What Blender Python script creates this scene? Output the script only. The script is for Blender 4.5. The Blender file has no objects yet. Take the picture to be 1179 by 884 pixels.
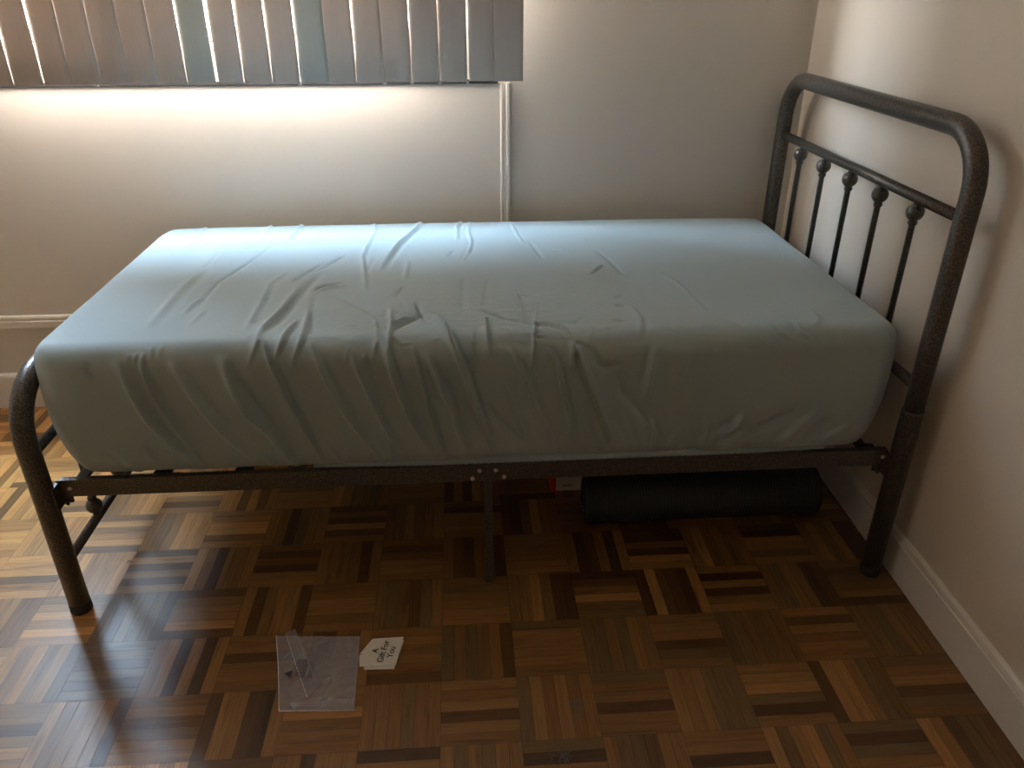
# photograph rebuilt as a scene: single metal bed with a creased sheet, under a blind-covered window
VANE_T = .07
WIN = (-1.72, .08, 1.19, 2.15)      # window opening: x from, x to, z from, z to
BLIND_Y = 1.365
FOLD_H = .0008
SKY, EXPO = 29.0, 1.38
GROUND, HORIZON, ZENITH = (.45, .41, .36), (1.05, .99, .90), (.68, .98, 1.32)
SUN, SUN_EL, SUN_AZ = 42.0, 20, 12
FRONT_K = 2.9
import bpy, bmesh, math, random
import numpy as np
from mathutils import Vector, Matrix, noise
random.seed(7)
C = bpy.context.scene.collection
T = .163                      # side of one parquet block

# ------------------------------------------------------------------ helpers
def obj(name, bm, mat=None, parent=None, smooth=False, label=None):
    me = bpy.data.meshes.new(name)
    bm.normal_update(); bm.to_mesh(me); bm.free()
    if smooth:
        for p in me.polygons: p.use_smooth = True
    o = bpy.data.objects.new(name, me)
    if mat: me.materials.append(mat)
    C.objects.link(o)
    if parent: o.parent = parent
    if label: o['label'] = label
    return o
def thing(name, label, cat, loc=(0, 0, 0)):
    o = bpy.data.objects.new(name, None); C.objects.link(o)
    o.empty_display_size = .05
    o['label'] = label; o['category'] = cat; o['loc0'] = loc
    del o['loc0']
    return o
def tag(o, label, cat, group=None):
    o['label'] = label; o['category'] = cat
    if group: o['group'] = group
    return o
def struct(name, bm, mat, smooth=False):
    o = obj(name, bm, mat, None, smooth); o['kind'] = 'structure'; return o
def box(bm, a, b, bev=0):
    a = Vector(a); b = Vector(b)
    r = bmesh.ops.create_cube(bm, size=1)
    bmesh.ops.scale(bm, vec=b - a, verts=r['verts'])
    bmesh.ops.translate(bm, vec=(a + b) / 2, verts=r['verts'])
    if bev:
        es = list({e for v in r['verts'] for e in v.link_edges})
        bmesh.ops.bevel(bm, geom=es, offset=bev, segments=2, profile=.5, affect='EDGES')
    return r['verts']
def tube(bm, pts, rad, seg=16, caps=True):
    """a round tube along a polyline; rad is one number or one per point"""
    pts = [Vector(p) for p in pts]; n = len(pts)
    rads = rad if isinstance(rad, (list, tuple)) else [rad] * n
    tang = [(pts[min(i + 1, n - 1)] - pts[max(i - 1, 0)]).normalized() for i in range(n)]
    u = tang[0].orthogonal().normalized(); rings = []
    for i in range(n):
        t = tang[i]; u = (u - t * u.dot(t)).normalized(); v = t.cross(u)
        rings.append([bm.verts.new(pts[i] + (u * math.cos(2 * math.pi * k / seg) + v * math.sin(2 * math.pi * k / seg)) * rads[i]) for k in range(seg)])
    for i in range(n - 1):
        for k in range(seg):
            bm.faces.new((rings[i][k], rings[i][(k + 1) % seg], rings[i + 1][(k + 1) % seg], rings[i + 1][k]))
    if caps:
        bm.faces.new(rings[0][::-1]); bm.faces.new(rings[-1])
def extrude_profile(bm, prof, axis, a, b):
    """prof: list of (p,q); axis 0: profile in y,z run along x; axis 1: profile in x,z run along y; axis 2: profile in x,y run along z"""
    def P(p, q, t): return {0: (t, p, q), 1: (p, t, q), 2: (p, q, t)}[axis]
    A = [bm.verts.new(P(p, q, a)) for p, q in prof]; B = [bm.verts.new(P(p, q, b)) for p, q in prof]
    n = len(prof)
    for i in range(n): bm.faces.new((A[i], A[(i + 1) % n], B[(i + 1) % n], B[i]))
    bm.faces.new(A[::-1]); bm.faces.new(B)
    bmesh.ops.recalc_face_normals(bm, faces=bm.faces)

# ------------------------------------------------------------------ materials
def mat(name):
    m = bpy.data.materials.new(name); m.use_nodes = True
    nt = m.node_tree; return m, nt, nt.nodes['Principled BSDF']
def nd(nt, t, **kw):
    n = nt.nodes.new(t)
    for k, v in kw.items():
        if k in n.inputs: n.inputs[k].default_value = v
        else: setattr(n, k, v)
    return n
def ramp(nt, stops):
    r = nt.nodes.new('ShaderNodeValToRGB'); e = r.color_ramp.elements
    e[0].position, e[0].color = stops[0][0], (*stops[0][1], 1)
    e[1].position, e[1].color = stops[-1][0], (*stops[-1][1], 1)
    for p, c in stops[1:-1]:
        k = e.new(p); k.color = (*c, 1)
    return r
def paint(name, col, rough=.5, bump=.15, scale=90, spec=.4):
    m, nt, b = mat(name); L = nt.links
    tc = nd(nt, 'ShaderNodeTexCoord')
    n = nd(nt, 'ShaderNodeTexNoise', Scale=scale, Detail=3.0)
    n2 = nd(nt, 'ShaderNodeTexNoise', Scale=1.7, Detail=3.0)
    L.new(tc.outputs['Object'], n.inputs['Vector']); L.new(tc.outputs['Object'], n2.inputs['Vector'])
    r = ramp(nt, [(.3, tuple(c * .965 for c in col)), (.7, tuple(min(1, c * 1.02) for c in col))])
    L.new(n2.outputs['Fac'], r.inputs['Fac']); L.new(r.outputs['Color'], b.inputs['Base Color'])
    bp = nd(nt, 'ShaderNodeBump', Strength=bump, Distance=.002)
    L.new(n.outputs['Fac'], bp.inputs['Height']); L.new(bp.outputs['Normal'], b.inputs['Normal'])
    b.inputs['Roughness'].default_value = rough; b.inputs['Specular IOR Level'].default_value = spec
    return m
M = {}
M['wall'] = paint('warm_white_wall_paint', (.66, .585, .49), .55)
M['wall_back'] = paint('off_white_wall_paint', (.62, .595, .55), .5)
M['taupe'] = paint('taupe_wall_paint', (.33, .29, .25), .6)
M['ceiling'] = paint('ceiling_paint', (.74, .71, .66), .8)
M['trim'] = paint('white_gloss_trim_paint', (.74, .71, .66), .32, .08, 40)
M['dark_absorber'] = paint('dark_absorber_panel', (.05, .035, .025), .6)  # near-black, for the added panel that soaks up sun bounce
M['dark_line'] = paint('dark_strip', (.03, .028, .03), .6)
# hammered dark metal
def metal(name, base, flake):
    m, nt, b = mat(name); L = nt.links
    tc = nd(nt, 'ShaderNodeTexCoord'); v = nd(nt, 'ShaderNodeTexVoronoi', Scale=420.0)
    n = nd(nt, 'ShaderNodeTexNoise', Scale=260.0, Detail=4.0)
    L.new(tc.outputs['Object'], v.inputs['Vector']); L.new(tc.outputs['Object'], n.inputs['Vector'])
    r = ramp(nt, [(.42, base), (.70, flake)]); L.new(n.outputs['Fac'], r.inputs['Fac'])
    L.new(r.outputs['Color'], b.inputs['Base Color'])
    bp = nd(nt, 'ShaderNodeBump', Strength=.35, Distance=.001)
    L.new(n.outputs['Fac'], bp.inputs['Height']); L.new(bp.outputs['Normal'], b.inputs['Normal'])
    b.inputs['Metallic'].default_value = .45; b.inputs['Roughness'].default_value = .36
    b.inputs['Specular IOR Level'].default_value = .5
    return m
M['metal'] = metal('dark_hammered_metal', (.058, .053, .047), (.16, .147, .13))
def simple(name, col, rough, metallic=0, spec=.5):
    m, nt, b = mat(name)
    n = nd(nt, 'ShaderNodeTexNoise', Scale=60.0); r = ramp(nt, [(.3, tuple(c * .9 for c in col)), (.7, col)])
    nt.links.new(n.outputs['Fac'], r.inputs['Fac']); nt.links.new(r.outputs['Color'], b.inputs['Base Color'])
    b.inputs['Roughness'].default_value = rough; b.inputs['Metallic'].default_value = metallic
    b.inputs['Specular IOR Level'].default_value = spec
    return m
M['bolt'] = simple('zinc_bolt', (.62, .58, .52), .35, .7)
M['black_plastic'] = simple('black_plastic', (.02, .02, .02), .6)
M['card'] = simple('white_card', (.84, .83, .78), .6)
M['ink'] = simple('black_ink', (.03, .03, .03), .6)
M['bag_ink'] = simple('grey_ink', (.05, .05, .06), .6)
M['red'] = simple('red_card', (.55, .03, .03), .5)
M['box_white'] = simple('cream_card', (.62, .60, .52), .5)
M['box_ink'] = simple('box_ink', (.18, .16, .14), .6)
M['silver'] = simple('shiny_scrap', (.8, .8, .8), .2, 1)
M['lint'] = simple('blue_grey_lint', (.17, .18, .20), .9)
M['weight'] = simple('pale_plastic', (.6, .58, .54), .5)

# sheet
m, nt, b = mat('pale_teal_cotton'); L = nt.links
tc = nd(nt, 'ShaderNodeTexCoord')
n1 = nd(nt, 'ShaderNodeTexNoise', Scale=2.2, Detail=3.0); n2 = nd(nt, 'ShaderNodeTexNoise', Scale=75.0, Detail=5.0, Distortion=.6)
for n in (n1, n2): L.new(tc.outputs['Object'], n.inputs['Vector'])
r = ramp(nt, [(.3, (.308, .392, .408)), (.7, (.336, .420, .438))]); L.new(n1.outputs['Fac'], r.inputs['Fac'])
L.new(r.outputs['Color'], b.inputs['Base Color'])
bp = nd(nt, 'ShaderNodeBump', Strength=.25, Distance=.0012); L.new(n2.outputs['Fac'], bp.inputs['Height'])
L.new(bp.outputs['Normal'], b.inputs['Normal'])
b.inputs['Roughness'].default_value = .72; b.inputs['Specular IOR Level'].default_value = .3
b.inputs['Sheen Weight'].default_value = .25; b.inputs['Sheen Roughness'].default_value = .5
M['sheet'] = m

# blind vane: matt vinyl that lets a little daylight through
def vane(name, col, trans):
    m, nt, b = mat(name); L = nt.links
    tc = nd(nt, 'ShaderNodeTexCoord'); mp = nd(nt, 'ShaderNodeMapping'); mp.inputs['Scale'].default_value = (300, 300, 8)
    n = nd(nt, 'ShaderNodeTexNoise', Scale=1.0, Detail=2.0)
    L.new(tc.outputs['Object'], mp.inputs['Vector']); L.new(mp.outputs['Vector'], n.inputs['Vector'])
    r = ramp(nt, [(.3, tuple(c * .95 for c in col)), (.7, col)]); L.new(n.outputs['Fac'], r.inputs['Fac'])
    L.new(r.outputs['Color'], b.inputs['Base Color']); b.inputs['Roughness'].default_value = .5
    t = nd(nt, 'ShaderNodeBsdfTranslucent'); t.inputs['Color'].default_value = (*[c * .95 for c in col], 1)
    mx = nd(nt, 'ShaderNodeMixShader'); mx.inputs[0].default_value = trans
    L.new(b.outputs[0], mx.inputs[1]); L.new(t.outputs[0], mx.inputs[2])
    L.new(mx.outputs[0], nt.nodes['Material Output'].inputs['Surface'])
    return m
M['vane'] = vane('warm_grey_vinyl', (.64, .54, .46), VANE_T)
M['vane_reflecting'] = vane('vinyl_green_reflection', (.56, .55, .49), VANE_T)  # light reflected by turned vanes, put into their colour as a green tint

# plastic film
m, nt, b = mat('clear_film'); L = nt.links
b.inputs['Base Color'].default_value = (.74, .73, .80, 1); b.inputs['Roughness'].default_value = .25
tr = nd(nt, 'ShaderNodeBsdfTransparent'); tr.inputs['Color'].default_value = (.93, .93, .95, 1)
n = nd(nt, 'ShaderNodeTexNoise', Scale=35.0, Detail=4.0, Distortion=1.0); tc = nd(nt, 'ShaderNodeTexCoord'); L.new(tc.outputs['Object'], n.inputs['Vector'])
r = ramp(nt, [(.35, (.17,) * 3), (.75, (.36,) * 3)]); L.new(n.outputs['Fac'], r.inputs['Fac'])
bp = nd(nt, 'ShaderNodeBump', Strength=.3, Distance=.001); L.new(n.outputs['Fac'], bp.inputs['Height']); L.new(bp.outputs['Normal'], b.inputs['Normal'])
mx = nd(nt, 'ShaderNodeMixShader'); L.new(r.outputs['Color'], mx.inputs[0]); L.new(tr.outputs[0], mx.inputs[1]); L.new(b.outputs[0], mx.inputs[2])
L.new(mx.outputs[0], nt.nodes['Material Output'].inputs['Surface'])
M['film'] = m
# window pane
m, nt, b = mat('window_glass'); L = nt.links
b.inputs['Base Color'].default_value = (.9, .95, .95, 1); b.inputs['Roughness'].default_value = .03
tr = nd(nt, 'ShaderNodeBsdfTransparent'); mx = nd(nt, 'ShaderNodeMixShader'); mx.inputs[0].default_value = .05
L.new(tr.outputs[0], mx.inputs[1]); L.new(b.outputs[0], mx.inputs[2]); L.new(mx.outputs[0], nt.nodes['Material Output'].inputs['Surface'])
M['glass'] = m
# rolled mat: fine ribs around the roll
m, nt, b = mat('black_green_ribbed_foam'); L = nt.links
tc = nd(nt, 'ShaderNodeTexCoord'); sp = nd(nt, 'ShaderNodeSeparateXYZ'); L.new(tc.outputs['Object'], sp.inputs[0])
ma = nd(nt, 'ShaderNodeMath', operation='MULTIPLY'); ma.inputs[1].default_value = 2 * math.pi / .0085
si = nd(nt, 'ShaderNodeMath', operation='SINE'); L.new(sp.outputs['X'], ma.inputs[0]); L.new(ma.outputs[0], si.inputs[0])
r = ramp(nt, [(.2, (.014, .021, .022)), (.8, (.032, .043, .044))]); mr = nd(nt, 'ShaderNodeMapRange'); mr.inputs[1].default_value = -1; L.new(si.outputs[0], mr.inputs[0]); L.new(mr.outputs[0], r.inputs['Fac'])
L.new(r.outputs['Color'], b.inputs['Base Color'])
bp = nd(nt, 'ShaderNodeBump', Strength=.6, Distance=.002); L.new(mr.outputs[0], bp.inputs['Height']); L.new(bp.outputs['Normal'], b.inputs['Normal'])
b.inputs['Roughness'].default_value = .6
M['mat'] = m
# parquet: colour per finger (attribute), grain along the finger (UV in metres), dark joints (second UV 0..1)
m, nt, b = mat('oiled_parquet'); L = nt.links
at = nd(nt, 'ShaderNodeAttribute', attribute_name='finger'); uvm = nd(nt, 'ShaderNodeUVMap', uv_map='grain'); uvj = nd(nt, 'ShaderNodeUVMap', uv_map='joint')
mp = nd(nt, 'ShaderNodeMapping'); mp.inputs['Scale'].default_value = (9, 160, 1); L.new(uvm.outputs[0], mp.inputs['Vector'])
g = nd(nt, 'ShaderNodeTexNoise', Scale=1.0, Detail=5.0, Distortion=.8); L.new(mp.outputs[0], g.inputs['Vector'])
gr = ramp(nt, [(.30, (.72,) * 3), (.50, (.95,) * 3), (.72, (1.12,) * 3)]); L.new(g.outputs['Fac'], gr.inputs['Fac'])
mul = nd(nt, 'ShaderNodeMix', data_type='RGBA', blend_type='MULTIPLY'); mul.inputs[0].default_value = 1
L.new(at.outputs['Color'], mul.inputs[6]); L.new(gr.outputs['Color'], mul.inputs[7])
# darker heart streaks
mp2 = nd(nt, 'ShaderNodeMapping'); mp2.inputs['Scale'].default_value = (5, 42, 1); L.new(uvm.outputs[0], mp2.inputs['Vector'])
g2 = nd(nt, 'ShaderNodeTexNoise', Scale=1.0, Detail=2.0); L.new(mp2.outputs[0], g2.inputs['Vector'])
g2r = ramp(nt, [(.60, (1, 1, 1)), (.74, (.52, .44, .38))]); L.new(g2.outputs['Fac'], g2r.inputs['Fac'])
mul2 = nd(nt, 'ShaderNodeMix', data_type='RGBA', blend_type='MULTIPLY'); mul2.inputs[0].default_value = .8
L.new(mul.outputs[2], mul2.inputs[6]); L.new(g2r.outputs['Color'], mul2.inputs[7])
# joints
s2 = nd(nt, 'ShaderNodeSeparateXYZ'); L.new(uvj.outputs[0], s2.inputs[0])
def edge(sock, w):
    a = nd(nt, 'ShaderNodeMath', operation='SUBTRACT'); a.inputs[1].default_value = .5; L.new(sock, a.inputs[0])
    c = nd(nt, 'ShaderNodeMath', operation='ABSOLUTE'); L.new(a.outputs[0], c.inputs[0])
    d = nd(nt, 'ShaderNodeMapRange'); d.inputs[1].default_value = .5 - w; d.inputs[2].default_value = .5; L.new(c.outputs[0], d.inputs[0]); return d
ex, ey = edge(s2.outputs['X'], .008), edge(s2.outputs['Y'], .045)
mxj = nd(nt, 'ShaderNodeMath', operation='MAXIMUM'); L.new(ex.outputs[0], mxj.inputs[0]); L.new(ey.outputs[0], mxj.inputs[1])
tco = nd(nt, 'ShaderNodeTexCoord'); jn = nd(nt, 'ShaderNodeTexNoise', Scale=9.0, Detail=2.0); L.new(tco.outputs['Object'], jn.inputs['Vector'])
jr = nd(nt, 'ShaderNodeMapRange'); jr.inputs[1].default_value = .35; jr.inputs[2].default_value = .7; jr.inputs[3].default_value = .25; jr.inputs[4].default_value = .95; L.new(jn.outputs['Fac'], jr.inputs[0])
jm = nd(nt, 'ShaderNodeMath', operation='MULTIPLY'); L.new(mxj.outputs[0], jm.inputs[0]); L.new(jr.outputs[0], jm.inputs[1])
mix3 = nd(nt, 'ShaderNodeMix', data_type='RGBA'); L.new(jm.outputs[0], mix3.inputs[0]); L.new(mul2.outputs[2], mix3.inputs[6]); mix3.inputs[7].default_value = (.03, .015, .008, 1)
L.new(mix3.outputs[2], b.inputs['Base Color'])
rn = nd(nt, 'ShaderNodeTexNoise', Scale=6.0, Detail=6.0, Distortion=.5); L.new(tco.outputs['Object'], rn.inputs['Vector'])
rr = nd(nt, 'ShaderNodeMapRange'); rr.inputs[1].default_value = .3; rr.inputs[2].default_value = .7; rr.inputs[3].default_value = .34; rr.inputs[4].default_value = .44; L.new(rn.outputs['Fac'], rr.inputs[0])
L.new(rr.outputs[0], b.inputs['Roughness'])
hs = nd(nt, 'ShaderNodeMath', operation='MULTIPLY'); hs.inputs[1].default_value = -1; L.new(jm.outputs[0], hs.inputs[0])
ha = nd(nt, 'ShaderNodeMath', operation='MULTIPLY_ADD'); ha.inputs[1].default_value = .25; L.new(g.outputs['Fac'], ha.inputs[0]); L.new(hs.outputs[0], ha.inputs[2])
bp = nd(nt, 'ShaderNodeBump', Strength=.22, Distance=.0015); L.new(ha.outputs[0], bp.inputs['Height']); L.new(bp.outputs['Normal'], b.inputs['Normal'])
b.inputs['Specular IOR Level'].default_value = .5
M['parquet'] = m

# ------------------------------------------------------------------ room
XR, YB, XL, YF, ZC = 1.153, 1.490, -3.05, -4.0, 2.46
# floor: every finger of the parquet a face with its own colour, lightened at the left for window light
PAL = {'L': (.56, .285, .088), 'l': (.38, .192, .060), 'm': (.258, .130, .040), 'n': (.215, .106, .031), 'o': (.190, .098, .032), 'g': (.165, .098, .037), 'd': (.125, .058, .018), 'r': (.115, .043, .015), 'k': (.085, .038, .013)}  # L is wood brightened to stand for daylight on the left floor
CELLS = {  # (column, row): fingers left to right (upright blocks) or near to far (level blocks)
 (0,0):'nmdmnm', (-1,0):'mmngnm', (1,0):'gmnmnm', (2,0):'nnrnng', (3,0):'mmmggg', (4,0):'nkglmm', (5,0):'dllmgo', (6,0):'ngdmno',
 (-1,1):'dnmnmn', (0,1):'gogond', (1,1):'nmmmmg', (2,1):'ggngmo', (3,1):'ogdmmn', (4,1):'ggogon', (5,1):'nmnmdm', (6,1):'nogmno',
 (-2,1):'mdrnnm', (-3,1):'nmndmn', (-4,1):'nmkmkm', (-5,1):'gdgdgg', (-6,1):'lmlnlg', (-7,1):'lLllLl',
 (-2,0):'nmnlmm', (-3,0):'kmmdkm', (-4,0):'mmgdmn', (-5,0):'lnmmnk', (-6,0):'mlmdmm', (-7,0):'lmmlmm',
 (-2,2):'mnmmnn', (-3,2):'mdnmmd', (-1,2):'ogndgm', (0,2):'mmnmgn', (1,2):'omlokk', (2,2):'gglndk', (3,2):'klddkl', (4,2):'mnkmkm', (5,2):'ogmnkd', (6,2):'kmngdn',
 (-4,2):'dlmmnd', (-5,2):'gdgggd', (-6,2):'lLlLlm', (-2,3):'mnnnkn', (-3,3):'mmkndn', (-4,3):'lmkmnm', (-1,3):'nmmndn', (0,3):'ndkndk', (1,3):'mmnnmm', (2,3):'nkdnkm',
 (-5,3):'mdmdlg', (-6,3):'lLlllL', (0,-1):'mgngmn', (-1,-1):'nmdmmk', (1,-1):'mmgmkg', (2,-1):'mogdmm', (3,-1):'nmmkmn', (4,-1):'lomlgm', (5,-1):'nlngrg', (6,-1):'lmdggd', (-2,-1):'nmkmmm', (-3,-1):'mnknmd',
}
me = bpy.data.meshes.new('floor'); V = []; Fc = []; U1 = []; U2 = []; K = []
i0, i1, j0, j1 = math.floor(XL / T), math.ceil(XR / T), math.floor(YF / T), math.ceil(YB / T)
for j in range(j0, j1):
    for i in range(i0, i1):
        horiz = (i + j) % 2 == 0
        code = CELLS.get((i, j))
        if code is None: code = ''.join(random.choice('lmmmmnnnogdk' if i > -4 else 'LLLLLllllmno') for _ in range(6))  # left columns draw brighter tones, window light put into the colour
        du, dv = random.random() * 50, random.random() * 50
        for k in range(6):
            if horiz: x0, x1, y0, y1 = i * T, (i + 1) * T, (j + k / 6) * T, (j + (k + 1) / 6) * T
            else: x0, x1, y0, y1 = (i + k / 6) * T, (i + (k + 1) / 6) * T, j * T, (j + 1) * T
            cx0, cx1, cy0, cy1 = max(x0, XL), min(x1, XR), max(y0, YF), min(y1, YB)
            if cx1 <= cx0 or cy1 <= cy0: continue
            q = [(cx0, cy0), (cx1, cy0), (cx1, cy1), (cx0, cy1)]
            n0 = len(V); V += [(x, y, 0) for x, y in q]; Fc.append((n0, n0 + 1, n0 + 2, n0 + 3))
            off = random.random() * 3
            for x, y in q:
                al, ac = ((x - x0), (y - y0)) if horiz else ((y - y0), (x - x0))
                U1.append((al + du + off, ac + dv + k * .31)); U2.append((al / T, ac / (T / 6)))
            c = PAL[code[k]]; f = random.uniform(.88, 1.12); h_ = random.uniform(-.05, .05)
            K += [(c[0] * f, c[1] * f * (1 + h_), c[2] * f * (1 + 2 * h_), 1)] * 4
me.from_pydata(V, [], Fc)
a = me.uv_layers.new(name='grain'); a.data.foreach_set('uv', [c for u in U1 for c in u])
a = me.uv_layers.new(name='joint'); a.data.foreach_set('uv', [c for u in U2 for c in u])
a = me.color_attributes.new('finger', 'FLOAT_COLOR', 'CORNER'); a.data.foreach_set('color', [c for u in K for c in u])
me.materials.append(M['parquet'])
fl = bpy.data.objects.new('floor', me); C.objects.link(fl); fl['kind'] = 'structure'
me.update()

# right wall runs very slightly out of square
def xr(y): return 1.1395 + .0118 * (y - .0) + .012
bm = bmesh.new()
for (y, z) in ((YF, 0), (YB + .14, 0), (YB + .14, ZC), (YF, ZC)): bm.verts.new((xr(y), y, z))
for (y, z) in ((YF, 0), (YB + .14, 0), (YB + .14, ZC), (YF, ZC)): bm.verts.new((xr(y) + .12, y, z))
bm.verts.ensure_lookup_table(); v = bm.verts
for f in ((0, 1, 2, 3), (7, 6, 5, 4), (0, 4, 5, 1), (1, 5, 6, 2), (2, 6, 7, 3), (3, 7, 4, 0)): bm.faces.new([v[i] for i in f])
bmesh.ops.recalc_face_normals(bm, faces=bm.faces)
struct('wall_right', bm, M['wall'])
WX0, WX1, WZ0, WZ1 = WIN
bm = bmesh.new(); TH = .14
box(bm, (XL, YB, 0), (XR + .02, YB + TH, WZ0)); box(bm, (XL, YB, WZ1), (XR + .02, YB + TH, ZC))
box(bm, (XL, YB, WZ0), (WX0, YB + TH, WZ1)); box(bm, (WX1, YB, WZ0), (XR + .02, YB + TH, WZ1))
struct('wall_back', bm, M['wall_back'])
bm = bmesh.new(); box(bm, (XL - .12, YF, 0), (XL, YB + TH, ZC)); struct('wall_left', bm, M['wall'])
bm = bmesh.new(); box(bm, (XL, -3.4, 0), (XL + .05, -.55, 2.1)); struct('sun_absorber_1', bm, M['dark_absorber'])  # unseen dark panel, added so the sun patch does not fill the room
bm = bmesh.new(); box(bm, (XL, YF - .12, 0), (XR + .02, YF, ZC)); struct('wall_front', bm, M['taupe'])
bm = bmesh.new(); box(bm, (XL - .12, YF - .12, ZC), (XR + .15, YB + TH, ZC + .1)); struct('ceiling', bm, M['ceiling'])
# baseboards
bm = bmesh.new()
prof = [(0, 0), (-.012, 0), (-.012, .098), (-.0095, .101), (-.0095, .106), (-.012, .109), (-.010, .118), (-.004, .123), (0, .123)]
A = [bm.verts.new((xr(YF) + p, YF, q)) for p, q in prof]; B = [bm.verts.new((xr(YB) + p, YB, q)) for p, q in prof]
for i in range(len(prof)):
    k = (i + 1) % len(prof); bm.faces.new((A[i], A[k], B[k], B[i]))
bm.faces.new(A[::-1]); bm.faces.new(B); bmesh.ops.recalc_face_normals(bm, faces=bm.faces)
struct('baseboard_right', bm, M['trim'])
bm = bmesh.new(); extrude_profile(bm, [(YB, .004), (YB - .013, .004), (YB - .013, .122), (YB - .010, .130), (YB, .136)], 0, XL, 1.14)
struct('baseboard_back', bm, M['trim'])
# framed panel below the window
bm = bmesh.new(); extrude_profile(bm, [(.207, YB), (.207, YB - .004), (.210, YB - .010), (.214, YB - .010), (.216, YB - .006), (.226, YB - .006), (.228, YB - .013), (.235, YB - .013), (.237, YB)], 2, .345, 1.072)
struct('trim_1', bm, M['trim'])
bm = bmesh.new(); extrude_profile(bm, [(YB, .308), (YB - .013, .308), (YB - .013, .330), (YB - .007, .332), (YB - .007, .340), (YB - .011, .342), (YB - .009, .348), (YB, .350)], 0, -2.2, .237)
struct('trim_2', bm, M['trim'])
bm = bmesh.new(); box(bm, (-2.2, YB - .010, 1.0715), (.200, YB, 1.083), .002); struct('trim_3', bm, M['dark_line'])  # thin dark strip along the top of the panel
# window
wf = bpy.data.objects.new('window_1', None); C.objects.link(wf); wf['kind'] = 'structure'
bm = bmesh.new(); y0, y1 = YB + .07, YB + .11
for a_, b_ in (((WX0, y0, WZ0), (WX1, y1, WZ0 + .035)), ((WX0, y0, WZ1 - .04), (WX1, y1, WZ1)), ((WX0, y0, WZ0 + .035), (WX0 + .04, y1, WZ1 - .04)),
               ((WX1 - .105, y0, WZ0 + .035), (WX1, y1, WZ1 - .04)), (((WX0 + WX1) / 2 - .02, y0, WZ0 + .035), ((WX0 + WX1) / 2 + .02, y1, WZ1 - .04))):
    box(bm, a_, b_, .003)
obj('window_frame', bm, M['trim'], wf)
for a_, b_ in ((WX0 + .04, (WX0 + WX1) / 2 - .02), ((WX0 + WX1) / 2 + .02, WX1 - .105)):
    bm = bmesh.new(); box(bm, (a_, YB + .088, WZ0 + .035), (b_, YB + .092, WZ1 - .04)); obj('window_pane', bm, M['glass'], wf)
bm = bmesh.new(); box(bm, (WX0, YB - .012, WZ0 - .02), (WX1, YB + .07, WZ0), .003)
obj('window_sill', bm, M['trim'], wf)

# ------------------------------------------------------------------ vertical blind
bl = thing('vertical_blind', 'warm grey vertical vane blind hanging in front of the window above the bed', 'blind')
YV, ZV = BLIND_Y, 1.0905
bm = bmesh.new(); box(bm, (-1.32, YV - .03, 2.20), (.29, YV + .03, 2.245), .004)
box(bm, (-1.2, YV + .03, 2.21), (-1.17, YB, 2.235)); box(bm, (.14, YV + .03, 2.21), (.17, YB, 2.235))
obj('headrail', bm, M['weight'], bl)
# right edge of every vane, how far it is turned, colour
edges = [.268, .184, .1065, .026, -.054, -.132, -.212, -.290, -.372, -.450, -.530, -.608, -.688, -.767, -.846, -.926, -1.006, -1.083, -1.165, -1.245]
gaps = {1: .0050, 2: .0002, 3: .0002, 5: .0002, 7: .0006, 8: .0004, 9: .0010, 10: .0065, 11: .0002, 16: .0022, 17: .0014}
for k, xe in enumerate(edges):
    bm = bmesh.new(); n = 9; W = .089; w = W
    nxt = edges[k + 1] if k + 1 < len(edges) else xe - .080
    # a vane overlaps the next one to the left by turning behind it; where light shows the overlap is missing
    gap = gaps.get(k + 0, 0)
    x1, x0 = xe, (nxt + gap if gap else xe - .0875)
    dy = .0014
    cols = []
    for s in range(n):
        t = s / (n - 1); x = x1 + (x0 - x1) * t
        y = YV + (t - .5) * 2 * dy * (1) - .0030 * (1 - (2 * t - 1) ** 2)
        cols.append((x, y))
    zb = ZV + .0012 * math.sin(k * 2.1)
    front = [[bm.verts.new((x, y, z)) for x, y in cols] for z in (zb, 2.2)]
    back = [[bm.verts.new((x, y + .0008, z)) for x, y in cols] for z in (zb, 2.2)]
    for s in range(n - 1):
        bm.faces.new((front[0][s], front[0][s + 1], front[1][s + 1], front[1][s]))
        bm.faces.new((back[0][s + 1], back[0][s], back[1][s], back[1][s + 1]))
        bm.faces.new((front[0][s + 1], front[0][s], back[0][s], back[0][s + 1]))
        bm.faces.new((front[1][s], front[1][s + 1], back[1][s + 1], back[1][s]))
    for s in (0, n - 1): bm.faces.new((front[0][s], front[1][s], back[1][s], back[0][s]))
    bmesh.ops.recalc_face_normals(bm, faces=bm.faces)
    vo = obj('vane', bm, M['vane_reflecting' if k in (7, 11) else 'vane'], bl, True, 'vane with a greenish reflection in its colour' if k in (7, 11) else None)
# little bottom clips between the vanes
for x in (-.94, -.375, .026, -.054, -.132, .1065):
    bm = bmesh.new(); box(bm, (x - .004, YV - .003, ZV - .006), (x + .004, YV + .003, ZV + .002), .001); obj('clip', bm, M['weight'], bl)

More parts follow.
